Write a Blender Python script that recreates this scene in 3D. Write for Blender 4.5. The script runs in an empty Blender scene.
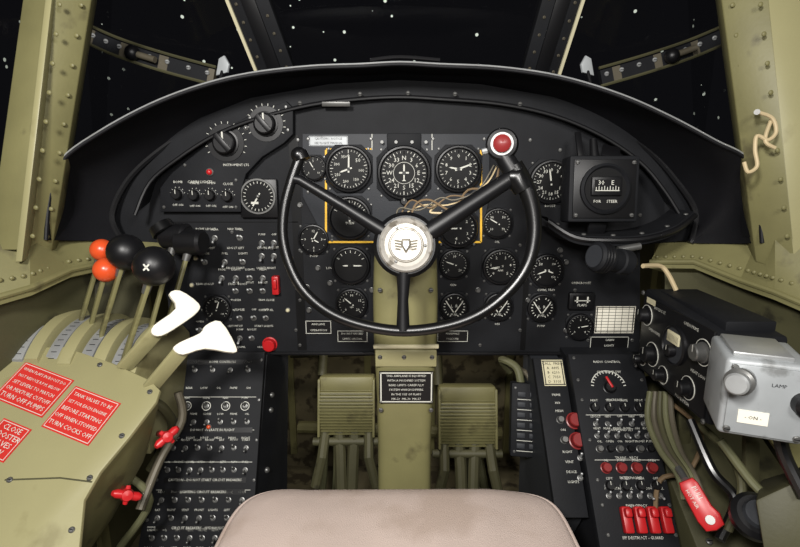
import bpy, bmesh, math, random
from mathutils import Vector, Matrix
random.seed(7)
sc=bpy.context.scene
try: sc.view_settings.view_transform='Standard'
except Exception: pass
V=Vector
FP=500.0; PITCH=math.radians(12)
C=V((0,0,0.95)); F=V((0,math.cos(PITCH),-math.sin(PITCH))); U=V((0,math.sin(PITCH),math.cos(PITCH))); R=V((1,0,0))
def ray(px,py): return F+R*((px-400)/FP)+U*((273.5-py)/FP)
def P(px,py,t): return C+ray(px,py)*t
# ---------------- materials
def lin(c):
    return tuple((x/255/12.92 if x/255<=0.04045 else ((x/255+0.055)/1.055)**2.4) for x in c)
def mat(name,rgb,rough=0.6,metal=0.0,var=0.15,scale=12,bump=0.0,bscale=200,spec=0.5,wear=None):
    m=bpy.data.materials.new(name); m.use_nodes=True
    nt=m.node_tree; b=nt.nodes['Principled BSDF']; c=lin(rgb)
    b.inputs['Roughness'].default_value=rough; b.inputs['Metallic'].default_value=metal
    b.inputs['Specular IOR Level'].default_value=spec
    tc=nt.nodes.new('ShaderNodeTexCoord')
    n=nt.nodes.new('ShaderNodeTexNoise'); n.inputs['Scale'].default_value=scale; n.inputs['Detail'].default_value=6
    nt.links.new(tc.outputs['Object'],n.inputs['Vector'])
    r=nt.nodes.new('ShaderNodeValToRGB')
    r.color_ramp.elements[0].position=0.3; r.color_ramp.elements[1].position=0.7
    r.color_ramp.elements[0].color=tuple(x*(1-var) for x in c)+(1,)
    r.color_ramp.elements[1].color=tuple(min(1,x*(1+var)) for x in c)+(1,)
    nt.links.new(n.outputs['Fac'],r.inputs['Fac'])
    out=r.outputs['Color']
    if wear:
        n2=nt.nodes.new('ShaderNodeTexNoise'); n2.inputs['Scale'].default_value=wear[1]; n2.inputs['Detail'].default_value=8
        nt.links.new(tc.outputs['Object'],n2.inputs['Vector'])
        r2=nt.nodes.new('ShaderNodeValToRGB'); r2.color_ramp.elements[0].position=wear[2]; r2.color_ramp.elements[1].position=wear[2]+0.08
        nt.links.new(n2.outputs['Fac'],r2.inputs['Fac'])
        mx=nt.nodes.new('ShaderNodeMixRGB'); nt.links.new(r2.outputs['Color'],mx.inputs['Fac'])
        nt.links.new(out,mx.inputs['Color1']); mx.inputs['Color2'].default_value=lin(wear[0])+(1,)
        out=mx.outputs['Color']
    nt.links.new(out,b.inputs['Base Color'])
    if bump>0:
        n3=nt.nodes.new('ShaderNodeTexNoise'); n3.inputs['Scale'].default_value=bscale; n3.inputs['Detail'].default_value=3
        nt.links.new(tc.outputs['Object'],n3.inputs['Vector'])
        bp=nt.nodes.new('ShaderNodeBump'); bp.inputs['Strength'].default_value=bump; bp.inputs['Distance'].default_value=0.002
        nt.links.new(n3.outputs['Fac'],bp.inputs['Height']); nt.links.new(bp.outputs['Normal'],b.inputs['Normal'])
    return m
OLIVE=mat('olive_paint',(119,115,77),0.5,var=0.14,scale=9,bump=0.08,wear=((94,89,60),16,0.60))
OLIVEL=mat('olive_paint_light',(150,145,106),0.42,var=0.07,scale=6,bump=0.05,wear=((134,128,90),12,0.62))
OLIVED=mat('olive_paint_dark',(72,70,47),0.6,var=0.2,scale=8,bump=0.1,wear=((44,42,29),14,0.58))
FLOORM=mat('worn_floor_paint',(104,96,72),0.8,var=0.3,scale=10,bump=0.3,bscale=60,wear=((62,54,38),22,0.52))
BLK=mat('black_wrinkle_paint',(24,25,28),0.65,var=0.2,scale=20,bump=0.15,bscale=500,spec=0.22)
BLK2=mat('black_satin',(17,17,19),0.4,var=0.1,spec=0.4)
HOOD=mat('hood_leatherette',(20,20,23),0.55,var=0.2,scale=9,bump=0.12,bscale=260,spec=0.25)
GREY=mat('grey_black_subpanel',(50,52,56),0.55,var=0.1,bump=0.1,bscale=400,spec=0.3)
DIAL=mat('dial_black',(14,14,15),0.5,var=0.0,spec=0.2)
WHT=mat('white_marking',(205,205,195),0.6,var=0.0)
IVORY=mat('ivory_plastic',(240,236,220),0.35,var=0.03,scale=20)
CREAM=mat('cream_label',(205,198,165),0.6,var=0.05)
YEL=mat('yellow_marking',(235,185,50),0.6,var=0.05)
RED=mat('red_plastic',(185,30,34),0.35,var=0.08)
DRED=mat('maroon_plastic',(130,38,38),0.35,var=0.1)
PLAC=mat('red_placard',(196,44,38),0.45,var=0.06)
ORG=mat('orange_plastic',(214,80,38),0.3,var=0.05)
SIL=mat('aluminium',(176,178,178),0.38,metal=0.55,var=0.12,scale=25,bump=0.05)
STL=mat('steel_screws',(120,120,118),0.4,metal=0.7,var=0.1)
GRYP=mat('grey_paint',(164,168,170),0.42,metal=0.15,var=0.12,scale=18,wear=((122,124,124),24,0.56))
HUBM=mat('hub_metal',(184,180,172),0.38,metal=0.3,var=0.12,scale=40,wear=((128,122,112),60,0.56))
CLOTH=mat('seat_fabric',(196,178,168),0.9,var=0.07,scale=10,bump=0.5,bscale=700,wear=((184,165,153),6,0.55))
WIRE=mat('cream_wire',(190,172,135),0.6,var=0.1)
WIRE2=mat('brown_wire',(112,92,66),0.6,var=0.2)
CABL=mat('olive_cable',(98,98,70),0.6,var=0.2)
RUB=mat('black_rubber',(14,14,15),0.3,var=0.1,spec=0.6)
BRONZE=mat('dull_grey_frame',(92,86,72),0.5,metal=0.2,var=0.15)
def glass():
    m=bpy.data.materials.new('speckled_glass'); m.use_nodes=True; nt=m.node_tree; nt.nodes.clear()
    o=nt.nodes.new('ShaderNodeOutputMaterial'); tr=nt.nodes.new('ShaderNodeBsdfTransparent'); tr.inputs[0].default_value=(.8,.8,.8,1)
    gl=nt.nodes.new('ShaderNodeBsdfGlossy'); gl.inputs['Roughness'].default_value=0.05
    m1=nt.nodes.new('ShaderNodeMixShader'); m1.inputs[0].default_value=0.02
    df=nt.nodes.new('ShaderNodeBsdfDiffuse'); df.inputs[0].default_value=(.62,.70,.62,1)
    tc=nt.nodes.new('ShaderNodeTexCoord'); vo=nt.nodes.new('ShaderNodeTexVoronoi'); vo.inputs['Scale'].default_value=30
    nt.links.new(tc.outputs['Object'],vo.inputs['Vector'])
    lt=nt.nodes.new('ShaderNodeMath'); lt.operation='LESS_THAN'; lt.inputs[1].default_value=0.095  # small pale specks scattered over the pane
    nt.links.new(vo.outputs['Distance'],lt.inputs[0])
    nt.links.new(tr.outputs[0],m1.inputs[1]); nt.links.new(gl.outputs[0],m1.inputs[2])
    m2=nt.nodes.new('ShaderNodeMixShader'); nt.links.new(lt.outputs[0],m2.inputs[0]); nt.links.new(m1.outputs[0],m2.inputs[1]); nt.links.new(df.outputs[0],m2.inputs[2])
    nt.links.new(m2.outputs[0],o.inputs[0]); return m
GLASS=glass()
# ---------------- builder
def frame(o,X,Y):
    X=X.normalized(); Z=X.cross(Y).normalized(); Y=Z.cross(X)
    return Matrix(((X.x,Y.x,Z.x,o.x),(X.y,Y.y,Z.y,o.y),(X.z,Y.z,Z.z,o.z),(0,0,0,1)))
def fz(o,Z,up=V((0,0,1))):
    Z=Z.normalized()
    if abs(Z.dot(up))>0.98: up=V((0,1,0))
    X=up.cross(Z).normalized(); return frame(o,X,Z.cross(X))
def T(x,y,z=0): return Matrix.Translation((x,y,z))
def RZ(a): return Matrix.Rotation(a,4,'Z')
TXT={}
def textmesh(s):
    if s not in TXT:
        cu=bpy.data.curves.new('t','FONT'); cu.body=s; cu.size=1; cu.align_x='CENTER'; cu.align_y='CENTER'; cu.resolution_u=1
        ob=bpy.data.objects.new('t',cu); sc.collection.objects.link(ob)
        dg=bpy.context.evaluated_depsgraph_get(); dg.update()
        me=bpy.data.meshes.new_from_object(ob.evaluated_get(dg))
        TXT[s]=([v.co.copy() for v in me.vertices],[tuple(p.vertices) for p in me.polygons])
        bpy.data.meshes.remove(me); bpy.data.objects.remove(ob); bpy.data.curves.remove(cu)
    return TXT[s]
def cr(pts,n=8,closed=False):
    out=[]; N=len(pts)
    for i in range(N if closed else N-1):
        if closed: a,b,c,d=[pts[(i+k)%N] for k in(-1,0,1,2)]
        else: a,b,c,d=pts[max(i-1,0)],pts[i],pts[i+1],pts[min(i+2,N-1)]
        for k in range(n):
            t=k/n
            out.append(0.5*((2*b)+(c-a)*t+(2*a-5*b+4*c-d)*t*t+(3*b-a-3*c+d)*t**3))
    if not closed: out.append(pts[-1].copy())
    return out
class B:
    def __init__(s): s.v=[];s.f=[];s.m=[];s.mats=[]
    def mi(s,m):
        if m not in s.mats: s.mats.append(m)
        return s.mats.index(m)
    def add(s,vs,fs,m,M=None):
        o=len(s.v); k=s.mi(m)
        s.v.extend([(M@V(v)) if M is not None else V(v) for v in vs])
        for f in fs: s.f.append(tuple(i+o for i in f)); s.m.append(k)
    def bm(s,bm_,m,M=None):
        bm_.verts.index_update()
        s.add([v.co.copy() for v in bm_.verts],[tuple(v.index for v in f.verts) for f in bm_.faces],m,M); bm_.free()
    def box(s,c,sz,m,M=None,bev=0,seg=2):
        x,y,z=[a/2 for a in sz]; c=V(c)
        if bev==0:
            vs=[c+V((i*x,j*y,k*z)) for i in(-1,1) for j in(-1,1) for k in(-1,1)]
            s.add(vs,[(0,1,3,2),(4,6,7,5),(0,4,5,1),(2,3,7,6),(0,2,6,4),(1,5,7,3)],m,M); return
        b=bmesh.new(); bmesh.ops.create_cube(b,size=1)
        for v in b.verts: v.co=V((v.co.x*sz[0],v.co.y*sz[1],v.co.z*sz[2]))+c
        bmesh.ops.bevel(b,geom=b.edges[:],offset=bev,segments=seg,affect='EDGES',profile=0.5)
        s.bm(b,m,M)
    def hexa(s,p8,m,bev=0):
        b=bmesh.new(); vs=[b.verts.new(p) for p in p8]
        for f in[(0,1,2,3),(7,6,5,4),(0,4,5,1),(1,5,6,2),(2,6,7,3),(3,7,4,0)]: b.faces.new([vs[i] for i in f])
        if bev: bmesh.ops.bevel(b,geom=b.edges[:],offset=bev,segments=2,affect='EDGES',profile=0.5)
        s.bm(b,m)
    def prism(s,poly,z0,z1,m,M=None,bev=0):
        b=bmesh.new(); a=[b.verts.new((p[0],p[1],z0)) for p in poly]; c=[b.verts.new((p[0],p[1],z1)) for p in poly]
        b.faces.new(a[::-1]); top=b.faces.new(c); n=len(poly)
        for i in range(n): b.faces.new([a[i],a[(i+1)%n],c[(i+1)%n],c[i]])
        bmesh.ops.recalc_face_normals(b,faces=b.faces[:])
        if bev: bmesh.ops.bevel(b,geom=list(top.edges),offset=bev,segments=2,affect='EDGES',profile=0.5)
        s.bm(b,m,M)
    def lathe(s,prof,m,M=None,seg=28):
        vs=[];fs=[]; n=len(prof)
        for i in range(seg):
            a=2*math.pi*i/seg
            for r,z in prof: r=max(r,1e-6); vs.append((r*math.cos(a),r*math.sin(a),z))
        for i in range(seg):
            j=(i+1)%seg
            for k in range(n-1): fs.append((i*n+k,j*n+k,j*n+k+1,i*n+k+1))
        s.add(vs,fs,m,M)
    def cyl(s,p0,p1,r0,r1,m,seg=16):
        p0=V(p0);p1=V(p1); L=(p1-p0).length
        s.lathe([(0,0),(r0,0),(r1,L),(0,L)],m,fz(p0,p1-p0),seg)
    def ball(s,c,r,m,sq=(1,1,1),seg=24,M=None):
        prof=[(r*math.sin(math.pi*k/14),-r*math.cos(math.pi*k/14)) for k in range(15)]
        MM=(M if M is not None else Matrix.Translation(V(c)))@Matrix.Diagonal((sq[0],sq[1],sq[2],1))
        s.lathe(prof,m,MM,seg)
    def tube(s,pts,r,m,seg=10,closed=False,smooth=0):
        pts=[V(p) for p in pts]
        if not hasattr(r,'__len__'): r=[r]*len(pts)
        if smooth:
            rr=[V((x,0,0)) for x in r]; pts2=cr(pts,smooth,closed); r=[max(x.x,1e-5) for x in cr(rr,smooth,closed)]; pts=pts2
        n=len(pts); vs=[];fs=[]; prev=None
        for i in range(n):
            if closed: t=(pts[(i+1)%n]-pts[i-1])
            else: t=pts[min(i+1,n-1)]-pts[max(i-1,0)]
            t.normalize()
            if prev is None:
                a=V((0,0,1)) if abs(t.z)<0.9 else V((1,0,0)); x=t.cross(a).normalized()
            else: x=(prev-t*prev.dot(t)).normalized()
            prev=x; y=t.cross(x)
            for k in range(seg):
                a=2*math.pi*k/seg; vs.append(pts[i]+x*(r[i]*math.cos(a))+y*(r[i]*math.sin(a)))
        for i in range(n if closed else n-1):
            j=(i+1)%n
            for k in range(seg):
                l=(k+1)%seg; fs.append((i*seg+k,i*seg+l,j*seg+l,j*seg+k))
        if not closed: fs.append(tuple(range(seg))[::-1]); fs.append(tuple((n-1)*seg+k for k in range(seg)))
        s.add(vs,fs,m)
    def bar(s,p0,p1,w,th,m,wdir=V((1,0,0)),bev=0.001,w1=None):
        p0=V(p0);p1=V(p1); d=(p1-p0).normalized(); x=(wdir-d*wdir.dot(d)).normalized(); z=x.cross(d)
        w1=w1 or w
        f=[p0-x*w/2+z*th/2,p0+x*w/2+z*th/2,p1+x*w1/2+z*th/2,p1-x*w1/2+z*th/2]
        s.hexa(f+[q-z*th for q in f],m,bev)
    def grid(s,rows,m):
        n=len(rows[0]); vs=[p for r in rows for p in r]; fs=[]
        for i in range(len(rows)-1):
            for k in range(n-1): fs.append((i*n+k,i*n+k+1,(i+1)*n+k+1,(i+1)*n+k))
        s.add(vs,fs,m)
    def text(s,t,size,M,m,z=0.0006):
        vs,fs=textmesh(t); s.add(vs,fs,m,M@Matrix.Translation((0,0,z))@Matrix.Diagonal((size,size,size,1)))
    def quad(s,cx,cy,w,h,m,M,z=0.0005):
        s.add([(cx-w/2,cy-h/2,z),(cx+w/2,cy-h/2,z),(cx+w/2,cy+h/2,z),(cx-w/2,cy+h/2,z)],[(0,1,2,3)],m,M)
    def done(s,name,parent=None):
        me=bpy.data.meshes.new(name); lo=V((1e9,)*3);hi=V((-1e9,)*3)
        for v in s.v:
            for k in range(3): lo[k]=min(lo[k],v[k]); hi[k]=max(hi[k],v[k])
        c=(lo+hi)/2
        me.from_pydata([v-c for v in s.v],[],s.f)
        for m in s.mats: me.materials.append(m)
        me.polygons.foreach_set('material_index',s.m); me.polygons.foreach_set('use_smooth',[True]*len(s.f))
        me.update()
        try: me.set_sharp_from_angle(angle=math.radians(32))
        except Exception: pass
        ob=bpy.data.objects.new(name,me); sc.collection.objects.link(ob); ob.location=c
        if parent: ob.parent=parent
        return ob
class PL:
    def __init__(s,o,X,Y): s.M=frame(V(o),V(X),V(Y)); s.Mi=s.M.inverted()
    def loc(s,px,py,off=0):
        o=s.Mi@C; d=s.Mi.to_3x3()@ray(px,py); t=(off-o.z)/d.z; p=o+d*t; return p,t
    def at(s,px,py,off=0):
        p,t=s.loc(px,py,off); return s.M@Matrix.Translation(p)
    def k(s,px,py,off=0): return s.loc(px,py,off)[1]/FP
    def poly(s,pts,off=0): return [(s.loc(a,b,off)[0].x,s.loc(a,b,off)[0].y) for a,b in pts]
# ---------------- widgets
def screw(b,M,r=0.003,m=None):
    b.lathe([(r,0),(r,r*.4),(r*.7,r*.7),(0,r*.75)],m or STL,M,10)
    b.box((0,0,r*.76),(r*1.5,r*.25,r*.1),BLK2,M)
def toggle(b,M,s=1.0,m=None,up=True):
    b.lathe([(.0058*s,0),(.0058*s,.002*s),(.004*s,.0025*s),(.0035*s,.005*s),(0,.005*s)],STL,M,10)
    d=0.6 if up else -0.6
    p0=M@V((0,0,.004*s)); p1=M@V((0,.010*s*d,.014*s))
    b.cyl(p0,p1,.0016*s,.0026*s,m or SIL,8); b.ball(p1,.0027*s,m or SIL,seg=8)
def knob(b,M,r,h=None,m=None,pointer=True):
    h=h or r*1.1; m=m or BLK2
    b.lathe([(r*1.15,0),(r*1.15,h*.15),(r,h*.2),(r*.92,h*.9),(r*.8,h),(0,h)],m,M,24)
    if pointer: b.quad(0,r*.5,r*.14,r*.8,WHT,M,h+.0004)
def lamp(b,M,r,m=None):
    b.lathe([(r*1.3,0),(r*1.3,r*.4),(r*1.05,r*.6),(r,r*.6)],STL,M,14)
    b.lathe([(r,r*.5),(r*.9,r),(r*.5,r*1.4),(0,r*1.5)],m or RED,M,14)
def gauge(b,M,r,nt=20,nums=None,ang=(225,-45),needle=60,flange=True,needle2=None,face=None,sub=None,rim=None):
    if flange:
        a=r*1.02; k=a*0.55
        b.prism([(-a,-k),(-k,-a),(k,-a),(a,-k),(a,k),(k,a),(-k,a),(-a,k)],0,.003,BLK,M,bev=.0008)
        for sx in(-1,1):
            for sy in(-1,1): screw(b,M@T(sx*a*.83,sy*a*.83,.0),.0026)
    b.lathe([(r,0),(r,.008),(r*.96,.0105),(r*.9,.011),(r*.84,.0065)],rim or BLK2,M,40)
    b.lathe([(r*.86,.0065),(0,.0065)],face or DIAL,M,40)
    z=.0068; R2=r*.80
    a0,a1=math.radians(ang[0]),math.radians(ang[1])
    for i in range(nt+1 if nt else 0):
        a=a0+(a1-a0)*i/nt; major=(i%max(1,nt//(len(nums) if nums else 5))==0)
        L=r*(.13 if major else .07); w=r*(.026 if major else .016)
        b.quad(0,R2-L/2,w,L,WHT,M@RZ(a-math.pi/2),z)
    if nums:
        for i,n in enumerate(nums):
            a=a0+(a1-a0)*i/(len(nums)-(0 if abs(ang[0]-ang[1])>=360 else 1))
            b.text(n,r*(.22 if len(n)<3 else .17),M@T(math.cos(a)*r*.54,math.sin(a)*r*.54),WHT,z)
    if sub: 
        for k,t in enumerate(sub): b.text(t,r*.15,M@T(0,-r*.22-k*r*.17),WHT,z)
    for nd,l in((needle,.62),(needle2,.42)):
        if nd is None: continue
        MM=M@RZ(math.radians(nd)-math.pi/2); w=r*.036
        b.add([(-w,-r*.15,z+.0012),(w,-r*.15,z+.0012),(w*.9,r*l*.75,z+.0012),(0,r*l,z+.0012),(-w*.9,r*l*.75,z+.0012)],[(0,1,2,3,4)],WHT,MM)
    b.lathe([(r*.07,z),(r*.07,z+.002),(0,z+.002)],BLK2,M,12)
WORDS=['ON','OFF','LIGHTS','FUEL','PUMP','OIL','HEAT','PITOT','COWL','TRIM','LDG LT','NAV','BAT','GEN','INV','START','PRIME','MESH','BOOST','OPEN','CLOSE','HIGH','LOW','LEFT','RIGHT','FRONT','REAR','BOMB','VENT','DE-ICE']
def word(n=1): return ' '.join(random.choice(WORDS) for _ in range(n))
# ---------------- main panel
PY=0.95
MP=PL((0,PY,0.95),(1,0,0),(0,0,1))
def mp(px,py,off=0): return MP.at(px,py,off)
K=MP.k(400,230)
b=B()
outline=[(172,352),(168,300),(150,250),(118,232),(112,205),(140,160),(190,122),(250,98),(330,84),(400,80),(480,84),(560,98),(630,125),(680,165),(705,210),(690,240),(640,245),(640,352)]
b.prism(MP.poly(outline),-.006,0,BLK,MP.M)
a,_=MP.loc(172,353); c,_=MP.loc(640,353)
b.box(((a.x+c.x)/2,a.y,-.004),(c.x-a.x,.006,.02),BLK2,MP.M,bev=.001)
for px,py in[(298,140),(300,250),(300,300),(300,345),(480,345),(530,140),(530,250),(560,250),(575,290),(588,340),(632,340),(632,250),(186,232),(186,340),(296,330),(520,330),(520,245),(560,150),(640,215),(232,232)]:
    screw(b,mp(px,py),.0035)
for (x0,y0,x1,y1) in[(298,135,298,350),(525,255,525,350),(160,222,298,222)]:
    p,_=MP.loc(x0,y0); q,_=MP.loc(x1,y1)
    b.box(((p.x+q.x)/2,(p.y+q.y)/2,.0005),(max(abs(p.x-q.x),.0015),max(abs(p.y-q.y),.0015),.001),DIAL,MP.M)
for y,xs in[(243,[262,274]),(256,[262,274]),(278,[222,236,250,263]),(291,[236,250,263]),(318,[240,254,266]),(338,[222,240,252]),(238,[215,240]),(262,[205,225,243]),(330,[200,215])]:
    for x in xs:
        toggle(b,mp(x,y),1.0,up=random.random()>.4); b.text(word(),.0056,mp(x,y-8.5),WHT)
for y in(229,248,268,284,300,310,326,347):
    for x in(206,236,266): 
        if random.random()>.25: b.text(word(2),.0058,mp(x+random.uniform(-3,3),y),WHT)
for x,y in[(200,243),(196,258),(286,240),(286,262),(288,310),(192,285),(192,300)]: lamp(b,mp(x,y),.004,random.choice([CREAM,STL,DRED]))
b.box((0,0,.008),(.013,.036,.016),RED,mp(277,284),bev=.002)
b.box((0,.004,.018),(.008,.018,.008),RED,mp(277,284),bev=.002)
knob(b,mp(270,344),.013,.014,RED,False)
for x,y in[(307,287),(309,310),(318,268),(330,283),(372,290),(300,205),(530,228),(528,300),(560,250),(566,262),(478,318),(478,290),(566,330)]:
    knob(b,mp(x,y),.0045,.006,STL,False)
def plac(b,px0,py0,px1,py1,bg,fg,lines,PLn=MP,border=True,ts=None,off=0):
    p,_=PLn.loc(px0,py0,off); q,_=PLn.loc(px1,py1,off); w=abs(q.x-p.x); h=abs(q.y-p.y); M=PLn.M@T((p.x+q.x)/2,(p.y+q.y)/2,off)
    b.box((0,0,.0006),(w,h,.0012),bg,M)
    if border:
        t=h*.03+.0003
        for s in(-1,1):
            b.quad(0,s*(h/2-t*1.5),w*.97,t,fg,M,.0015); b.quad(s*(w/2-t*1.5),0,t,h*.94,fg,M,.0015)
    n=len(lines)
    for i,l in enumerate(lines):
        sz=ts or min(h*.8/n,w*1.5/max(4,len(l)))
        b.text(l,sz,M@T(0,h*(.5-(i+.5)/n)*.86),fg,.0018)
plac(b,596,306,633,333,IVORY,BLK2,[' '])
p,_=MP.loc(596,306); q,_=MP.loc(633,333)
for i in range(7):
    b.quad(p.x+(q.x-p.x)*i/6,(p.y+q.y)/2,.0008,abs(q.y-p.y),BLK2,MP.M,.002)
for i in range(10):
    b.quad((p.x+q.x)/2,p.y+(q.y-p.y)*i/9,abs(q.x-p.x),.0007,BLK2,MP.M,.002)
plac(b,305,320,332,334,BLK2,WHT,['AIRPLANE','OPERATION'],ts=.006)
plac(b,337,330,368,342,BLK2,WHT,['DO NOT EXCEED','LIMITS ON DIAL'],ts=.0055)
plac(b,437,330,468,342,BLK2,WHT,['MANIFOLD','PRESSURE'],ts=.0055)
plac(b,590,336,628,349,BLK2,WHT,['CABIN','LIGHTS'],ts=.006)
for x,y,w in[(314,185,1),(349,196,1),(404,203,1),(458,196,1),(550,206,1),(497,242,1),(546,290,2),(497,324,1),(541,326,1),(453,285,1),(351,284,1),(351,322,1),(581,283,2),(581,318,1),(314,256,1),(330,268,1)]:
    b.text(word(w),.0062,mp(x,y),WHT)
main_panel=b.done('instrument_panel')
# centre shock mounted panel
b=B()
MPc=.006
b.prism(MP.poly([(303,134),(489,134),(489,196),(480,243),(328,243),(303,196)]),.0006,MPc,GREY,MP.M,bev=.001)
def yl(x0,y0,x1,y1,m=YEL,w=.0038):
    p,_=MP.loc(x0,y0,MPc); q,_=MP.loc(x1,y1,MPc); d=q-p; L=d.length
    b.quad(0,0,L,w,m,MP.M@T((p.x+q.x)/2,(p.y+q.y)/2,MPc)@RZ(math.atan2(d.y,d.x)),.0006)
yl(326,150,326,242);yl(326,242,374,242);yl(372,134,372,150,WHT,.0015);yl(432,134,432,150,WHT,.0015);yl(437,242,481,242);yl(481,150,481,242);yl(326,149,372,149,YEL,.0022)
for px,py in[(308,139),(371,139),(433,139),(484,139),(371,205),(434,205),(332,240),(476,238),(308,192)]: screw(b,mp(px,py,MPc),.0032)
plac(b,309,136,348,146,GRYP,BLK2,['CAUTION - NOTICE','SEE FLIGHT MANUAL'],ts=.0055,off=MPc)
b.box((0,0,.006),(.062,.03,.012),BLK,mp(404,142,.0),bev=.002)
for dx in(-22,-8,8,22): b.cyl(mp(404+dx,142,.012).translation,mp(404+dx,142,.016).translation,.003,.003,STL,8)
b.done('flight_instrument_subpanel')
# upper-left subpanel
b=B(); oz=.018
poly=[(160,212),(160,188),(172,172),(196,152),(226,128),(255,112),(286,101),(293,108),(293,134),(284,143),(262,157),(246,174),(241,190),(241,212)]
b.prism(MP.poly(poly,oz),.0006,oz,BLK,MP.M,bev=.002)
for x,y,r in[(226,143,15),(266,124,14)]:
    M=mp(x,y,oz); b.lathe([(r*K*1.15,0),(r*K*1.15,.002),(0,.002)],BLK2,M,32)
    for i in range(14):
        a=math.pi*(-.15+1.3*i/13); b.quad(0,r*K*1.25,.0010,.004,WHT,M@RZ(a-math.pi/2),.0006)
    knob(b,M@T(0,0,.002),r*K*.72,.016)
    b.box((0,0,.02),(r*K*.35,r*K*1.3,.006),BLK2,M@RZ(.7),bev=.001)
for i,(x,y) in enumerate([(178,194),(195,195),(211,195),(228,196)]):
    M=mp(x,y,oz); knob(b,M,.0095,.012); b.text(word(),.0062,mp(x,y-12,oz),WHT); b.text('OFF ON',.0055,mp(x,y+11,oz),WHT)
    for k in range(6): b.quad(0,.0125,.0008,.002,WHT,M@RZ(-1.4+k*.56),.0006)
lamp(b,mp(210,172,oz),.0055,RED); lamp(b,mp(246,128,oz),.0035,STL)
b.text('CABIN LIGHTS',.007,mp(200,182,oz),WHT); b.text('INSTRUMENT LTS',.006,mp(236,165,oz),WHT)
for px,py in[(164,207),(236,207),(236,180),(288,130),(286,107),(185,165),(250,118)]: screw(b,mp(px,py,oz),.003)
b.done('lighting_rheostat_panel')
def G(name,px,py,r,off=.0,**kw):
    b=B(); M=mp(px,py,off+.0004); gauge(b,M,r*K*1.02,**kw); return b.done(name)
G('airspeed_indicator',349,169,22,MPc,nt=35,nums=['0','50','100','150','200','250','300','350'],ang=(90,-250),needle=88,needle2=200)
b=B(); M=mp(404,173,MPc+.0004); r=26*K
gauge(b,M,r,nt=36,nums=['N','3','6','E','12','15','S','21','24','W','30','33'],ang=(90,-270),needle=None)
b.lathe([(r*.40,.0069),(r*.385,.0069)],WHT,M,32)
b.add([(-r*.18,r*.04,.008),(-r*.03,r*.04,.008),(-r*.03,r*.26,.008),(.0,r*.34,.008),(r*.03,r*.26,.008),(r*.03,r*.04,.008),(r*.18,r*.04,.008),(r*.18,-r*.02,.008),(r*.03,-r*.02,.008),(r*.02,-r*.24,.008),(r*.08,-r*.29,.008),(-r*.08,-r*.29,.008),(-r*.02,-r*.24,.008),(-r*.03,-r*.02,.008),(-r*.18,-r*.02,.008)],[tuple(range(15))],WHT,M)
knob(b,mp(404,201,MPc),.007,.012)
b.done('heading_indicator')
G('altimeter',458,169,22,MPc,nt=30,nums=[str(i) for i in range(10)],ang=(90,-270),needle=20,needle2=170)
G('radio_compass_indicator',550,182,21,0,nt=36,nums=['0','3','6','9','12','15','18','21','24','27','30','33'],ang=(90,-270),needle=100)
G('suction_gauge',314,168,12,MPc,nt=10,nums=['0','5','10'],needle=120)
G('turn_and_bank_indicator',350,218,21,MPc,nt=12,nums=None,ang=(150,30),needle=90,sub=['TURN'])
G('clock',314,239,15,0,nt=12,nums=['12','3','6','9'],ang=(90,-270),needle=60,needle2=-30)
G('artificial_horizon',351,265,19,0,nt=6,ang=(150,30),needle=0,needle2=180)
G('hydraulic_pressure_gauge',352,303,16,0,nt=20,nums=['0','5','10','15','20'],needle=140,sub=['LBS'])
G('rate_of_climb_indicator',458,228,19,MPc,nt=20,nums=['0','1','2','3','4'],ang=(180,-100),needle=180)
G('manifold_pressure_gauge',497,223,15,0,nt=20,nums=['10','30','50','70'],needle=150)
G('tachometer',500,266,18,0,nt=25,nums=['0','1','2','3','4','5'],needle=190,needle2=200,sub=['RPM'])
G('oil_temperature_gauge',546,270,17,0,nt=20,nums=['0','50','100','150'],needle=200,needle2=-20)
G('fuel_pressure_gauge',454,264,15,0,nt=20,nums=['0','10','20'],needle=160)
def dual(name,px,py,r):
    b=B(); M=mp(px,py,.0004); rr=r*K
    gauge(b,M,rr,nt=0,nums=None,needle=None)
    for s in(-1,1):
        for i in range(9):
            a=s*(0.35+2.4*i/8); b.quad(0,rr*.68,rr*.05,rr*.12,WHT,M@RZ(a),.0069)
        MM=M@T(s*rr*.3,-.0)@RZ(-s*.6); b.quad(0,0,rr*.07,rr*.9,WHT,MM,.008)
    b.text('L  R',rr*.3,M@T(0,rr*.05),WHT,.0069); b.text('FUEL',rr*.22,M@T(0,-rr*.55),WHT,.0069)
    return b.done(name)
dual('fuel_quantity_gauge',454,306,15); dual('fuel_quantity_gauge',498,306,15); dual('cylinder_temperature_gauge',541,307,15)
G('oil_pressure_gauge',218,308,14,0,nt=16,nums=['0','50','100'],needle=70)
b=B(); M=mp(580,300,.0004)
b.box((0,0,.006),(.05,.034,.012),BLK2,M,bev=.003); b.box((0,0,.0125),(.036,.02,.001),DIAL,M@T(0,.002))
b.quad(0,.002,.03,.0015,WHT,M,.0134); b.text('FLAPS',.007,M@T(0,-.007),WHT,.0134)
b.quad(-.01,.004,.003,.012,WHT,M,.0134); b.quad(.01,.004,.003,.012,WHT,M,.0134)
b.done('flap_position_indicator')
G('cylinder_head_gauge',579,326,14,0,nt=16,nums=['0','2','4'],needle=10)
b=B(); M=mp(260,196,.0004); r=18*K
b.box((0,-.004,.006),(r*2.05,r*2.1,.012),BLK2,M,bev=.003)
b.lathe([(r*.95,.012),(r*.95,.016),(r*.86,.016),(r*.84,.013)],STL,M,40)
b.lathe([(r*.85,.0128),(0,.0128)],DIAL,M,40)
for i in range(24): b.quad(0,r*.74,r*.03,r*.12,WHT,M@RZ(i*math.pi/12),.0131)
b.quad(0,r*.2,r*.08,r*.8,WHT,M@RZ(2.6),.014); b.ball((M@V((0,0,.014))),r*.12,STL,seg=12)
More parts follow.
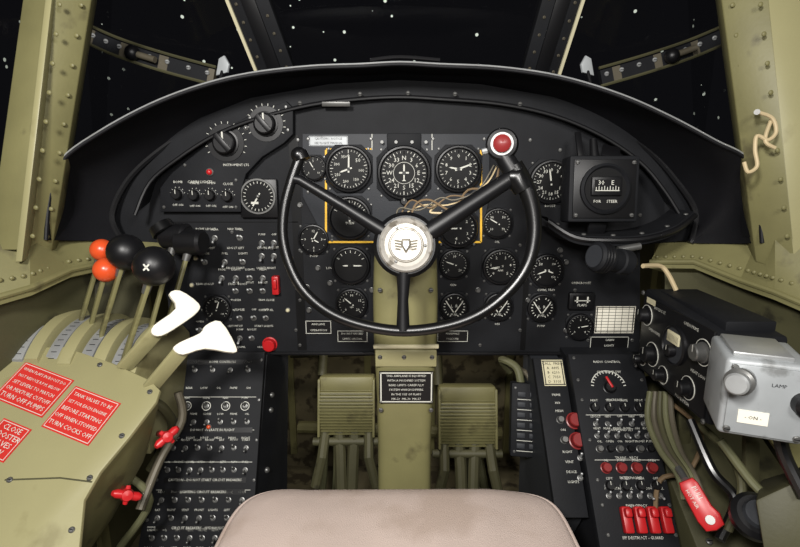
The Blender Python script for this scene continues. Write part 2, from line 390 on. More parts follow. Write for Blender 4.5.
b.quad(-r*.2,-r*.35,r*.4,r*.12,WHT,M,.0135)
b.done('outside_air_indicator')
# ---------------- magnetic compass in square housing
b=B(); cM=fz(P(604,189,.83),V((0,-1,.1)))
kk=.83/500
b.box((0,0,-.022),(70*kk,66*kk,.044),BLK,cM,bev=.004)
b.box((0,0,.001),(62*kk,58*kk,.004),BLK2,cM,bev=.001)
r=25*kk
b.lathe([(r,.003),(r,.009),(r*.9,.012),(r*.82,.007)],BLK,cM,40); b.lathe([(r*.84,.0072),(0,.0072)],DIAL,cM,40)
b.box((0,r*.1,.010),(r*1.2,r*.75,.006),BLK2,cM,bev=.002)
b.quad(0,r*.1,r*1.0,r*.5,DIAL,cM,.0135)
b.quad(0,-r*.08,r*.95,r*.03,WHT,cM,.0139)
for i in range(9): b.quad((i-4)*r*.11,0,r*.025,r*(.2 if i%2 else .12),WHT,cM,.0139)
b.text('30',r*.25,cM@T(-r*.25,r*.22),WHT,.0139); b.text('E',r*.25,cM@T(r*.2,r*.22),WHT,.0139)
b.text('FOR     STEER',r*.16,cM@T(0,-r*.5),WHT,.0076)
for sx in(-1,1):
    for sy in(-1,1): screw(b,cM@T(sx*28*kk,sy*26*kk,.003),.0035)
b.bar(cM@V((-.03,.055,-.03)),cM@V((-.03,.10,-.05)),.01,.006,BLK2); b.bar(cM@V((.02,.055,-.03)),cM@V((.03,.075,-.05)),.03,.006,BLK2)
b.bar(cM@V((0,-.055,-.02)),cM@V((0,-.075,-.03)),.03,.006,BLK2)
b.cyl(cM@V((-.01,.05,-.02)),cM@V((-.01,.085,-.03)),.008,.006,BLK2)
b.done('magnetic_compass')
b=B()
fr=[P(548,220,.86),P(575,236,.84),P(610,239,.83),P(645,237,.83),P(675,228,.84),P(694,214,.86)]
fr=cr(fr,6)
rows=[[p+V((0,.075,.004)) for p in fr],[p+V((0,.0,.004)) for p in fr],[p+V((0,-.004,0)) for p in fr],[p+V((0,0,-.012)) for p in fr],[p+V((0,.07,-.016)) for p in fr]]
b.grid(rows,BLK)
b.tube([p+V((0,-.003,-.002)) for p in fr],.005,BLK2,8)
for i in range(3,len(fr)-2,5): screw(b,fz(fr[i]+V((0,.012,.004)),V((0,0,1))),.004)
b.done('compass_shelf')
# ---------------- glareshield
outer=[(46,240),(50,195),(62,161),(100,133),(150,106),(200,87),(250,75),(310,68),(360,66),(400,64),(440,66),(500,69),(560,78),(620,96),(670,118),(715,142),(747,160),(758,195),(762,243)]
inner=[(122,240),(112,215),(128,180),(160,150),(200,125),(250,106),(310,94),(360,88),(400,86),(440,88),(500,93),(560,106),(610,126),(650,152),(676,180),(696,212),(692,240),(692,240),(690,243)]
b=B(); O=[P(x,y,.80) for x,y in outer]; IN=[P(x,y,.925) for x,y in inner]
O=cr(O,5); IN=cr(IN,5); rows=[]
for s in range(9):
    f=s/8; rows.append([])
    for o,i in zip(O,IN):
        p=o.lerp(i,f); q=(p-V((0,p.y,.86))); n=V((q.x,0,q.z)); 
        if n.length>0: n.normalize()
        rows[-1].append(p+n*0.018*math.sin(math.pi*f))
b.grid(rows,HOOD)
rows=[[o.copy() for o in O],[o+V((0,.02,.006)) for o in O],[o+V((0,.12,.0)) for o in O],[o+V((0,.24,-.01)) for o in O]]
b.grid(rows,HOOD)
b.tube(O,.0032,HOOD,8)
b.tube([o+V((0,-.001,.0028)) for o in O[10:-10]],.0018,SIL,8)  # thin bright tube stands for the highlight along the hood's top edge
b.tube(IN,.006,BLK2,8)
IN2=[P(x,y,.89) for x,y in [(135,215),(150,182),(180,157),(215,135),(255,119),(310,105),(360,99),(400,97),(440,99),(500,104),(555,116),(602,136),(640,162),(664,190),(680,215)]]
IN2=cr(IN2,5)
rows=[[p.copy() for p in IN2],[p+V((0,.015,.006)) for p in IN2],[p+V((0,.062,.02)) for p in IN2]]
b.grid(rows,BLK2); b.tube(IN2,.0035,BLK2,8)
for x,y in[(408,93),(360,94),(455,94),(300,103),(520,104)]: screw(b,fz(P(x,y,.888),V((0,-1,-.3))),.004)
b.box((0,0,0),(.05,.008,.004),STL,fz(P(336,104,.885),V((0,-1,-.3))),bev=.001)
b.tube([P(370,60,.80),P(400,57,.80),P(440,60,.80)],.003,BLK2,8,smooth=6)
b.done('glareshield')
# ---------------- windshield, frames
def pane(b,pts,m): b.add(pts,[tuple(range(len(pts)))],m)
WS=PL((0,1.12,1.1),(1,0,0),(0,-.5,1))
def ws(px,py,off=0): return WS.at(px,py,off).translation
b=B(); pane(b,[ws(95,170),ws(700,170),ws(730,-60),ws(80,-60)],GLASS)
b.done('window_1')
b=B()
def strut(b,x0,y0,x1,y1,w,m,edge=None,depth=.02):
    p0,_=WS.loc(x0,y0,0); p1,_=WS.loc(x1,y1,0); d=p1-p0; L=d.length; M=WS.M@T((p0.x+p1.x)/2,(p0.y+p1.y)/2,0)@RZ(math.atan2(d.y,d.x))
    b.box((0,0,depth/2),(L,w,depth),m,M,bev=.002)
    if edge:
        for s in edge: b.box((0,s*w*.5,depth/2+.003),(L,w*.08,depth+.004),CREAM,M)
    b.box((0,0,depth+.002),(L,w*.35,.006),BLK2,M,bev=.001)
    n=int(L/.03)
    for i in range(n):
        for s in(-1,1): screw(b,M@T(-L/2+(i+.5)*L/n,s*w*.33,depth),.003,BRONZE)
strut(b,240,-30,280,75,.075,BLK,(-1,)); strut(b,568,-30,537,75,.075,BLK,(1,))
b.done('windshield_post_frame')
for nm,pts in(('windshield_side_rail',[(82,32),(115,47),(160,62),(215,77)]),('windshield_side_rail',[(600,78),(645,65),(690,50),(728,34)])):
    b=B(); q=[P(x,y,.98) for x,y in pts]; q=cr(q,6)
    for i in range(len(q)-1): b.bar(q[i],q[i+1],.026,.012,BRONZE if i%5==2 else BLK,wdir=V((0,0,1)),bev=0)
    for i in range(1,len(q),2): screw(b,fz(q[i]+V((0,-.007,.004)),V((0,-1,-.2))),.0045,SIL)
    up=[p+V((0,.01,.02)) for p in q]; b.tube(up,.003,OLIVED,6); b.tube([p+V((0,-.008,-.016)) for p in q],.003,OLIVED,6)
    m=len(q)//2
    b.ball(q[m]+V((0,-.015,.0)),.014,BLK2); b.cyl(q[m]+V((0,-.015,0)),q[m+3]+V((0,-.02,.0)),.006,.006,BRONZE)
    b.done(nm)
for s,(x,y) in((1,(222,65)),(-1,(588,65))):
    b=B(); M=fz(P(x,y,.82),V((-s*.3,-1,0)))
    b.prism([(-.012*s,-.016),(.010*s,-.012),(.014*s,.0),(.006*s,.014),(-.004*s,.010)][::s],-.002,.002,GRYP,M,bev=.0008)
    b.cyl(M@V((0,-.01,0)),M@V((0,-.03,.01)),.003,.003,BLK2); b.done('windshield_clip')
# ---------------- side window posts
def post(name,quads,m,rv=None,th=.03,sgn=1):
    b=B()
    for q,mm in quads:
        f=[P(*p) for p in q]; b.hexa(f+[p+V((sgn*.01,th,0)) for p in f],mm,bev=.002)
    if rv:
        for (x0,y0,t0,x1,y1,t1,n) in rv:
            for i in range(n):
                f=(i+.5)/n; p=P(x0,y0,t0).lerp(P(x1,y1,t1),f); b.ball(p+V((0,-.002,0)),.0036,m,sq=(1,.6,1),seg=10)
    return b.done(name)
post('window_post',[([(24,-10,.76),(52,-10,.75),(20,250,.75),(-12,250,.76)],OLIVE),
 ([(50,-10,.74),(93,-10,.77),(50,262,.82),(18,262,.76)],OLIVE),
 ([(46,-10,.735),(53,-10,.735),(22,262,.75),(15,262,.75)],OLIVEL)],OLIVE,[(62,-10,.735,32,250,.755,9),(84,-10,.76,46,250,.81,9)],sgn=-1)
post('window_post',[([(720,-10,.77),(768,-10,.74),(797,275,.76),(756,262,.82)],OLIVE),
 ([(764,-10,.75),(812,-10,.74),(835,270,.75),(795,270,.76)],OLIVEL)],OLIVE,[(730,-10,.76,762,250,.81,9),(758,-10,.735,788,250,.755,9)])
def sill(name,top,bot,s):
    b=B(); A=[P(*p) for p in top]; Bt=[P(*p) for p in bot]
    b.grid([[p+V((s*.08,.03,0)) for p in A],A,Bt,[p+V((0,0,-.012)) for p in Bt],[p+V((s*.03,0,-.02)) for p in Bt]],OLIVE)
    b.tube(Bt,.005,OLIVE,8)
    for i in range(len(A)-1):
        for k in range(5):
            f=(k+.5)/5; p=A[i].lerp(A[i+1],f).lerp(Bt[i].lerp(Bt[i+1],f),.75); b.ball(p+V((0,-.002,.001)),.0035,OLIVE,seg=8)
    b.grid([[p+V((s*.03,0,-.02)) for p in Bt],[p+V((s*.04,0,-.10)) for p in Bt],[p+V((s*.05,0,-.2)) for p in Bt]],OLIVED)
    return b.done(name)
sill('cockpit_side_sill',[(-30,232,.74),(30,238,.78),(50,240,.84),(110,240,.92),(165,243,.96)],[(-30,305,.70),(30,288,.76),(70,270,.83),(110,262,.9),(165,256,.95)],-1)
sill('cockpit_side_sill',[(660,243,.96),(700,242,.92),(757,240,.84),(775,240,.78),(830,238,.74)],[(650,262,.95),(695,262,.9),(740,280,.83),(775,292,.77),(830,315,.71)],1)
# ---------------- shell
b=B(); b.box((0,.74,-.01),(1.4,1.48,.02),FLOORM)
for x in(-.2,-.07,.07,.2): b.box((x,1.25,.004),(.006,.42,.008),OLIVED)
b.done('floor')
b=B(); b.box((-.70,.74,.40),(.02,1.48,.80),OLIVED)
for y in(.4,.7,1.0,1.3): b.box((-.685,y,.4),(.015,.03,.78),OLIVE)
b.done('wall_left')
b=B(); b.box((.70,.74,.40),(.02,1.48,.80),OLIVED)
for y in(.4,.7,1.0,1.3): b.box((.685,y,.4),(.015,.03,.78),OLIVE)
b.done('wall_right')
b=B(); b.box((0,1.47,.40),(1.38,.02,.80),FLOORM)
for x in(-.34,-.1,.1,.34): b.box((x,1.455,.35),(.02,.012,.6),OLIVE)
b.box((0,1.44,.62),(1.2,.03,.04),OLIVE)
b.done('wall_front')
b=B(); pane(b,[V((-.72,.3,.80)),V((-.72,1.2,.80)),V((-.60,1.2,1.5)),V((-.60,.3,1.5))],GLASS); b.done('window_2')
b=B(); pane(b,[V((.72,.3,.80)),V((.72,1.2,.80)),V((.60,1.2,1.5)),V((.60,.3,1.5))],GLASS); b.done('window_3')
# ---------------- control column + yoke
WT=.70; WM=fz(P(406,245,WT),(C-P(406,245,WT)))
def wp(px,py,off=0):
    Mi=WM.inverted(); o=Mi@C; d=Mi.to_3x3()@ray(px,py); t=(off-o.z)/d.z; return WM@(o+d*t)
kw=WT/500
b=B()
def cp(px,py,y=.80):
    d=ray(px,py); return C+d*(y/d.y)
prof=[(378,236),(373,262),(372,300),(373,345),(376,400),(377,440),(378,560),(378,640)]
profr=[(432,236),(438,262),(439,300),(438,345),(434,400),(432,440),(431,560),(431,640)]
rows=[]
for (x0,y0),(x1,y1) in zip(prof,profr):
    L=cp(x0,y0); Rr=cp(x1,y1); w=(Rr.x-L.x)/2; cx=(L.x+Rr.x)/2; z=L.z; ring=[]
    for i in range(25):
        a=2*math.pi*i/24; ca,sa=math.cos(a),math.sin(a); e=.45
        ring.append(V((cx+w*math.copysign(abs(ca)**e,ca),.80+.035+.035*math.copysign(abs(sa)**e,sa),max(z,.0))))
    rows.append(ring)
b.grid(rows,OLIVE); b.add(rows[0][:-1],[tuple(range(24))],OLIVE)
CP=PL((0,.80,.5),(1,0,0),(0,0,1))
p,_=CP.loc(406,358); b.box((p.x,p.y,0.0),(.104,.030,.006),OLIVEL,CP.M,bev=.002)
b.box((p.x,p.y+.021,0.0),(.110,.006,.008),CREAM,CP.M,bev=.001)
for px,py in[(380,357),(432,357),(380,290),(431,290),(404,357),(381,410),(431,410)]: screw(b,CP.at(px,py,.002),.004)
plac(b,379,371,433,403,BLK2,WHT,['THIS AIRPLANE IS EQUIPPED','WITH A MODIFIED SYSTEM','READ LIMITS CAREFULLY','SYSTEM WHICH DIFFERS','IN THE USE OF FLAPS','MK-29  MK-30  MK-57'],PLn=CP,off=.002,ts=.0054)
b.done('control_column')
b=B()
ringp=[(300,157),(291,182),(284,210),(283,238),(290,266),(304,291),(329,312),(362,325),(403,331),(446,326),(481,313),(509,291),(527,266),(534,238),(533,212),(526,188),(513,166)]
rr=[5.5,5.2,5.2,5.2,5.4,5.6,5.8,5.8,5.8,5.8,5.8,6,6.4,7,7.8,9,10]
b.tube([wp(*p) for p in ringp],[r*kw for r in rr],RUB,16,smooth=6)
b.ball(wp(299,155),8*kw,RUB); b.tube([wp(303,160),wp(300,152)],[8*kw,7*kw],RUB,14)
b.tube([wp(390,235),wp(345,207),wp(300,180),wp(290,178)],[8*kw,6*kw,5*kw,4.5*kw],BLK2,14)
b.tube([wp(425,235),wp(470,205),wp(520,172)],[10*kw,8.5*kw,8*kw],BLK2,14)
b.tube([wp(404,262),wp(403,300),wp(403,330)],[8*kw,5.5*kw,7*kw],BLK2,14)
b.tube([wp(508,176),wp(516,176),wp(524,190)],[9*kw,12*kw,10*kw],RUB,14)
b.lathe([(0,-.05),(30*kw,-.05),(33*kw,-.03),(33*kw,.0),(29*kw,.008),(27*kw,.008)],BLK2,WM,40)
b.lathe([(27*kw,.005),(27*kw,.012),(25*kw,.016),(22*kw,.014),(21*kw,.012),(16*kw,.0125),(15*kw,.015),(0,.0152)],HUBM,WM,40)
b.lathe([(17.5*kw,.0127),(16.5*kw,.0128)],BRONZE,WM,40)
for s in(-1,1):
    for k in range(4):
        b.box((s*7*kw,(2.5-k*2.6)*kw,.0158),((10-k*1.6)*kw,1.5*kw,.0014),BRONZE,WM@RZ(s*.18))
b.prism([(-4*kw,6*kw),(4*kw,6*kw),(5*kw,0),(0,-8*kw),(-5*kw,0)],.0152,.018,BRONZE,WM,bev=.0006)
b.prism([(-2.5*kw,4*kw),(2.5*kw,4*kw),(3*kw,0),(0,-5*kw),(-3*kw,0)],.018,.0188,SIL,WM)
for i in range(3):
    screw(b,WM@RZ(i*2.094+.5)@T(0,19*kw,.0125),.0022)
hM=fz(wp(502,145),C-wp(502,145)+V((0,0,.1)))
b.lathe([(0,-.02),(12*kw,-.02),(15*kw,-.01),(16*kw,.006),(14*kw,.012),(11*kw,.013)],BLK2,hM,28)
b.lathe([(11*kw,.012),(11*kw,.013),(8*kw,.013)],STL,hM,28)
b.lathe([(9*kw,.012),(8.5*kw,.018),(5*kw,.021),(0,.022)],DRED,hM,24)
b.tube([wp(503,155),wp(512,170)],[9*kw,10*kw],BLK2,14)
b.tube([wp(490,150),wp(482,152)],[3.5*kw,3*kw],SIL,8)
b.done('control_yoke')
b=B()
for n,pts in enumerate([[(497,166),(488,182),(470,196),(448,205),(425,205),(408,212),(403,222)],[(499,168),(492,188),(468,190),(452,210),(430,200),(416,204),(410,220)],[(494,165),(478,190),(455,200),(440,198),(420,210),(400,208),(396,218)],[(440,203),(430,212),(445,214),(432,222)],[(470,198),(450,196),(430,208),(412,200),(402,212)]]):
    b.tube([wp(x,y,-.03-random.random()*.01) for x,y in pts],(.85 if n%2==0 else 1.15)*kw,[WIRE,WIRE2,BRONZE,WIRE,WIRE2][n],6,smooth=5)
b.done('microphone_wiring')
# ---------------- rudder pedals
def pedal(x0,x1,y0,y1):
    b=B(); t=1.18; rows=[]
    A=P(x0,y0,t);Bq=P(x1,y0,t);D=P(x0,y1,t); w=(Bq.x-A.x); h=(A.z-D.z); cx=(A.x+Bq.x)/2
    base=V((cx,(A.y+D.y)/2,(A.z+D.z)/2)); M=frame(base,V((1,0,0)),V((0,.25,1)))
    n=18
    for i in range(n*4+1):
        f=i/(n*4); y=h*(.5-f); bulge=.02*math.sin(math.pi*f); rid=(.004 if (i%4) in(1,2) else -.004)
        if f<.22: rid=0
        rows.append([M@V((w*(.5*s),y,bulge+rid)) for s in(-1,-.96,0,.96,1)])
    b.grid(rows,OLIVE)
    b.box((0,h*.40,-.012),(w*1.02,h*.26,.05),OLIVE,M,bev=.006)
    b.box((0,-.01,-.02),(w*.98,h*.9,.02),OLIVED,M,bev=.003)
    for s in(-1,1):
        b.box((s*w*.5,0,.004),(.006,h*.98,.035),OLIVE,M,bev=.002)
        b.tube([M@V((s*w*.4,-h*.4,-.01)),M@V((s*w*.42,-h*.8,.03)),M@V((s*w*.55,-h*1.3,.02))],.012,OLIVED,10)
        b.tube([M@V((s*w*.15,-h*.4,-.01)),M@V((s*w*.12,-h*.8,.0)),M@V((s*w*.1,-h*1.4,.0))],.014,OLIVED,10)
    b.cyl(M@V((-w*.62,-h*.6,0)),M@V((w*.62,-h*.6,0)),.010,.010,OLIVED)
    b.cyl(M@V((-w*.5,h*.5,-.03)),M@V((-w*.5,h*1.1,-.05)),.012,.012,OLIVED)
    b.done('rudder_pedal')
pedal(320,374,377,436); pedal(439,495,387,448)
b=B()
for x in(-.24,-.2,.18,.22):
    b.tube([V((x,1.05,.05)),V((x+.02,1.25,.06)),V((x,1.45,.2))],.012,CABL,10,smooth=5)
b.tube([V((-.30,1.3,.45)),V((.30,1.3,.47))],.014,OLIVED,10); b.tube([V((-.3,1.35,.2)),V((.3,1.35,.18))],.018,OLIVE,10)
b.done('rudder_linkage')
# ---------------- lower left electrical panel
tp=V((-.26,.927,.596)); bt=V((-.26,.76,.296)); LP=PL(tp,(1,0,0),tp-bt)
b=B(); Ld=(tp-bt).length
ext=Ld+.12
b.prism([(-.005,.0),(-.19,.0),(-.205,-ext),(.0,-ext)],-.012,0,BLK,LP.M,bev=.002)
b.hexa([LP.M@V((-.003,-.004,-.012)),LP.M@V((-.18,-.004,-.012)),LP.M@V((-.195,-ext+.004,-.012)),LP.M@V((-.003,-ext+.004,-.012))]+[LP.M@V((.0,-.004,-.012))+V((.028,.05,0)),V((-.45,1.0,.59)),V((-.45,1.0,.0)),V((-.235,.85,.0))],BLK)
def lrow(py): 
    f=(py-354)/192; return (184-46*f, 264-12*f)
rows_=[(370,4,'t'),(388,5,'x'),(406,4,'r'),(422,6,'t'),(438,6,'x'),(448,7,'t'),(470,8,'t'),(488,0,'l'),(500,7,'t'),(518,7,'t'),(538,8,'t'),(556,8,'t')]
for py,n,kd in rows_:
    x0,x1=lrow(py); x0+=6;x1-=6
    for i in range(n):
        x=x0+(x1-x0)*(i+.5)/n
        if kd=='t': toggle(b,LP.at(x,py),.85,STL,up=random.random()>.3)
        if kd=='r': b.lathe([(.0085,0),(.0085,.001),(.0072,.001)],WHT,LP.at(x,py),20); toggle(b,LP.at(x,py),.9,STL)
        if kd=='x': b.text(word(),.0056,LP.at(x,py),WHT)
        elif kd!='l': b.text(word(),.0052,LP.at(x,py-8),WHT)
for py in(397,430,462,490,527):
    x0,x1=lrow(py)
    p,_=LP.loc(x0+5,py); q,_=LP.loc(x1-5,py); b.quad((p.x+q.x)/2,p.y,abs(q.x-p.x),.0009,WHT,LP.M)
for py,s in((362,'BOMB CONTROLS'),(430,'DO NOT OPERATE IN FLIGHT'),(480,'CAUTION - DO NOT START CIRCUIT BREAKERS'),(492,'LIGHTING CIRCUIT BREAKERS'),(528,'CIRCUIT BREAKERS - HYDRAULIC')):
    x0,x1=lrow(py)
    b.box((0,0,.0003),(.15,.009,.0006),BLK2,LP.at((x0+x1)/2,py)); b.text(s,.0062,LP.at((x0+x1)/2,py),WHT,.0009)
for py in(360,400,440,480,520,550):
    x0,x1=lrow(py); screw(b,LP.at(x0+3,py),.003); screw(b,LP.at(x1-2,py),.003)
for py in(395,410,470): 
    q=LP.at(lrow(py)[1]+10,py,-.03).translation; b.ball(q,.006,STL,seg=10)
lamp(b,LP.at(209,427),.004,ORG)
b.done('electrical_switch_panel')
# ---------------- lower right panels
tp=P(568,354,.95); bt=P(606,545,.80); bt.x=tp.x
RP=PL(tp,(1,0,0),tp-bt); Ld=(tp-bt).length; W=P(641,354,.95).x-tp.x
b=B(); ext=Ld+.03
b.prism([(0,0),(W,0),(W-.01,-ext),(0,-ext)],-.014,0,BLK,RP.M,bev=.002)
b.hexa([RP.M@V((.003,-.004,-.014)),RP.M@V((W-.003,-.004,-.014)),RP.M@V((W-.013,-ext+.004,-.014)),RP.M@V((.003,-ext+.004,-.014))]+[V((tp.x,.99,tp.z)),V((tp.x+W,.99,tp.z)),V((tp.x+W,.95,.0)),V((tp.x,.95,.0))],BLK)
def rrow(py):
    f=(py-354)/191; return (570+37*f, 640+42*f)
dM=RP.at(609,388)
for i in range(15): b.quad(0,.03,.0016,.005,WHT,dM@RZ(math.pi*(-.45+.9*i/14)),.0006)
b.add([(.0316*math.cos(a),.0316*math.sin(a),.0006) for a in [math.pi*(.1+.8*i/16) for i in range(17)]]+[(.033*math.cos(a),.033*math.sin(a),.0006) for a in [math.pi*(.9-.8*i/16) for i in range(17)]],[(i,i+1,32-i,33-i) for i in range(16)],WHT,dM)
knob(b,dM,.010,.012,BLK2,False); b.box((.0,.008,.014),(.004,.022,.004),RED,dM@RZ(.4),bev=.001)
for py,n,kd in[(408,4,'k'),(424,5,'t'),(436,6,'t'),(449,6,'k2'),(468,4,'b'),(486,4,'k'),(496,6,'t'),(516,4,'R')]:
    x0,x1=rrow(py); x0+=6; x1-=6
    for i in range(n):
        x=x0+(x1-x0)*(i+.5)/n; M=RP.at(x,py)
        if kd=='t': toggle(b,M,.85,SIL,up=random.random()>.3)
        if kd=='k': knob(b,M,.0075,.009)
        if kd=='k2': knob(b,M,.0055,.009,BLK2 if i%2 else STL,False)
        if kd=='b': knob(b,M,.008,.011,DRED,False)
        if kd=='R':
            M=RP.at(625+13*i,520); b.box((0,0,.007),(.015,.040,.014),RED,M,bev=.003); b.box((0,.010,.018),(.011,.014,.012),RED,M,bev=.003)
        if kd!='R': b.text(word(),.0054,RP.at(x,py-7.5),WHT)
for py,s in((362,'RADIO CONTROL'),(372,'OXYGEN FLOW'),(400,'INCREASE'),(430,'COMMAND SET'),(458,'TRANS - RECV'),(478,'INTERPHONE'),(506,'EMERGENCY'),(538,'IFF DESTRUCT - GUARD')):
    x0,x1=rrow(py); b.text(s,.0062,RP.at((x0+x1)/2,py),WHT)
for py in(358,380,400,440,480,505,535):
    x0,x1=rrow(py); screw(b,RP.at(x0+3,py),.003); screw(b,RP.at(x1-4,py),.003)
for py in(415,460): 
    x0,x1=rrow(py); p,_=RP.loc(x0+4,py); q,_=RP.loc(x1-4,py); b.quad((p.x+q.x)/2,p.y,abs(q.x-p.x),.0009,WHT,RP.M)
b.done('radio_control_panel')
b=B()
w2=.062; off=-.02
b.prism([(-w2,0),(-.003,0),(-.003,-ext*.80),(-w2+.004,-ext*.80)],off-.012,off,BLK,RP.M,bev=.002)
b.hexa([RP.M@V((-w2+.002,-.004,off-.012)),RP.M@V((-.005,-.004,off-.012)),RP.M@V((-.005,-ext*.78,off-.012)),RP.M@V((-w2+.006,-ext*.78,off-.012))]+[V((tp.x-w2+.004,1.0,tp.z-.02)),V((tp.x-.004,1.0,tp.z-.02)),V((tp.x-.004,.96,.0)),V((tp.x-w2+.004,.96,.0))],GREY)
plac(b,541,360,566,386,CREAM,BLK2,['CALL  FREQ','A  4495','B  6210','C  7050','D  3105'],PLn=RP,off=off,ts=.0075)
for x,y in((574,421),(577,441)): knob(b,RP.at(x,y,off),.013,.016,DRED,False)
knob(b,RP.at(560,420,off),.006,.01,STL,False); knob(b,RP.at(564,440,off),.006,.01,STL,False)
for y in(395,403,411,430,452,462,472,482): b.text(word(),.006,RP.at(556+ (y-395)*.2,y,off),WHT)
for y in(458,478): toggle(b,RP.at(580,y,off),.9)
b.done('oxygen_control_panel')
b=B(); M=fz(P(527,420,1.0),V((-.15,-1,.35)))
b.box((0,0,-.02),(.064,.145,.045),BLK,M,bev=.004)
for i in range(6):
    for s in(-1,1): b.box((s*.012,.05-i*.02,.004),(.016,.010,.006),GREY,M,bev=.001)
    b.quad(.0,.04-i*.02,.04,.0012,WHT,M,.0045)
for sx in(-1,1):
    for sy in(-1,1): screw(b,M@T(sx*.024,sy*.062,.002),.003)
b.tube([M@V((-.01,.06,-.02)),M@V((-.02,.10,-.02)),M@V((-.05,.115,-.04)),M@V((-.03,.09,-.08))],.008,CABL,10,smooth=6)
b.tube([M@V((.012,.06,-.02)),M@V((.0,.09,-.02)),M@V((-.03,.10,-.06))],.006,BRONZE,10,smooth=6)
b.done('terminal_box')
# ---------------- throttle quadrant
b=B(); cy,cz,rad=.835,.543,.137
def arcslab(b,x0,x1,rad,m,a0=42,a1=140,lift=0):
    pts=[(cy-rad*math.cos(math.radians(a)),cz+lift+rad*math.sin(math.radians(a))) for a in [a0+(a1-a0)*i/20 for i in range(21)]]
    poly=pts+[(pts[-1][0],cz-.06),(pts[0][0]+.02,cz-.06)]
    M=frame(V((x0,0,0)),V((0,1,0)),V((0,0,1)))
    b.prism(poly,0,x1-x0,m,M,bev=.001)
xs=-.415
for i in range(4):
    lift=i*.008
    arcslab(b,xs-.020,xs,rad,OLIVEL,lift=lift)
    arcslab(b,xs-.025,xs-.020,rad-.012,BLK2,lift=lift)
    arcslab(b,xs-.044,xs-.025,rad-.003,SIL,lift=lift)
    arcslab(b,xs-.050,xs-.044,rad-.012,BLK2,lift=lift)
    for k in range(14):
        a=math.radians(46+k*5); M=frame(V((xs-.0345,cy-(rad-.003)*math.cos(a),cz+lift+(rad-.003)*math.sin(a))),V((1,0,0)),V((0,math.sin(a),math.cos(a))))
        b.box((0,0,.0),(.009,.001,.001),BLK2,M)
    xs-=.050
arcslab(b,xs-.03,xs,rad,OLIVEL,lift=.03)
b.done('throttle_quadrant')
def lever(kx,ky,kt,bx,by,bt_,kr,m,am=OLIVE,w=.013,shape='ball'):
    b=B(); p=P(kx,ky,kt); q=P(bx,by,bt_)
    b.bar(q,p,w,.006,am,wdir=V((.6,-.8,0)),bev=.001,w1=w*.8)
    r=kr*kt/500; d=(p-q).normalized()
    b.cyl(p-d*r*1.5,p-d*r*.6,.006,.008,STL,12)
    if shape=='ball': b.ball(p,r,m)
    else:
        M=fz(p,V((1,-.2,0))); b.lathe([(0,-r*1.1),(r*.8,-r*1.1),(r,-r*.9),(r,r*.9),(r*.8,r*1.1),(0,r*1.1)],m,M,24)
    return b,p,q
b,p,q=lever(126,252,.80,96,352,.84,18,BLK2,w=.018); b.done('throttle_lever')
b,p,q=lever(154,266,.76,122,366,.79,20,BLK2,w=.018)
b.quad(0,0,.012,.0025,WHT,fz(p+V((.004,-.0305,.004)),V((.1,-1,.1)))@RZ(.8),.001); b.quad(0,0,.012,.0025,WHT,fz(p+V((.004,-.0305,.004)),V((.1,-1,.1)))@RZ(2.2),.001)
b.done('throttle_lever')
b,p,q=lever(102,250,.83,78,330,.87,11,ORG,w=.016); b.ball(P(106,270,.81),12*.81/500,ORG); b.bar(P(86,342,.86),P(106,270,.81),.014,.006,OLIVE,wdir=V((.6,-.8,0))); b.done('propeller_lever')
b,p,q=lever(176,236,.88,150,330,.87,13,BLK2,shape='cyl'); b.tube([P(160,225,.87),P(165,232,.87)],[.02,.022],RUB,14); b.done('mixture_lever')
b,p,q=lever(191,242,.87,164,335,.86,13,BLK2,shape='cyl'); b.done('mixture_lever')
def paddle(pts,arm,t):
    b=B(); o=P(*arm[0],t); N=(C-o).normalized(); N=(N+V((.1,0,.1))).normalized()
    X=V((0,0,1)).cross(N).normalized(); pl=PL(o,X,N.cross(X))
    sm=cr([V((x,y,0)) for x,y in pts],3,True)
    b.prism(pl.poly([(v.x,v.y) for v in sm]),-.012,.0,IVORY,pl.M,bev=.003)
    b.bar(P(*arm[1],t+.02),P(*arm[0],t+.008),.024,.008,OLIVEL,wdir=X,bev=.002)
    b.done('control_lever_paddle')
paddle([(169,294),(180,290),(199,303),(198,312),(181,325),(162,336),(152,334),(154,325),(176,308)],[(160,328),(124,368)],.76)
paddle([(206,325),(221,321),(236,345),(234,353),(205,349),(183,355),(173,349),(180,342),(200,333)],[(182,350),(150,388)],.75)
b=B()
A0=P(0,345,.80); Cc=P(160,388,.76); E=P(80,547,.62)
nrm=(Cc-A0).cross(E-A0)
if nrm.dot(C-A0)<0: nrm=-nrm
nrm.normalize(); Xc=(Cc-A0).normalized(); Yc=nrm.cross(Xc); CV=PL(A0,Xc,Yc)
edge=[(-60,334),(0,350),(62,346),(110,362),(150,380),(160,390),(156,402),(130,436),(100,472),(84,500),(78,560),(70,640),(-60,640)]
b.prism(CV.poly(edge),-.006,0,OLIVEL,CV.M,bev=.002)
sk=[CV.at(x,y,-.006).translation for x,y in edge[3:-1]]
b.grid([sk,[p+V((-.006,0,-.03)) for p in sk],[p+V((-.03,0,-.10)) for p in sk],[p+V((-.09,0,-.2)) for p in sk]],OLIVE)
def rplac(c,w,h,rot,lines):
    M=CV.at(*c,0)@RZ(rot); b.box((0,0,.0006),(w,h,.0012),PLAC,M)
    for s in(-1,1): b.quad(0,s*(h/2-.0025),w-.004,.0009,WHT,M,.0015); b.quad(s*(w/2-.0025),0,.0009,h-.004,WHT,M,.0015)
    for i,l in enumerate(lines): b.text(l,min(h*.85/len(lines),w*1.5/len(l)),M@T(0,h*(.5-(i+.5)/len(lines))*.85),WHT,.0018)
def ang(c,d):
    p,_=CV.loc(*c); q,_=CV.loc(*d); return math.atan2(q.y-p.y,q.x-p.x),(q-p).length
a,L=ang((38,362),(90,382))
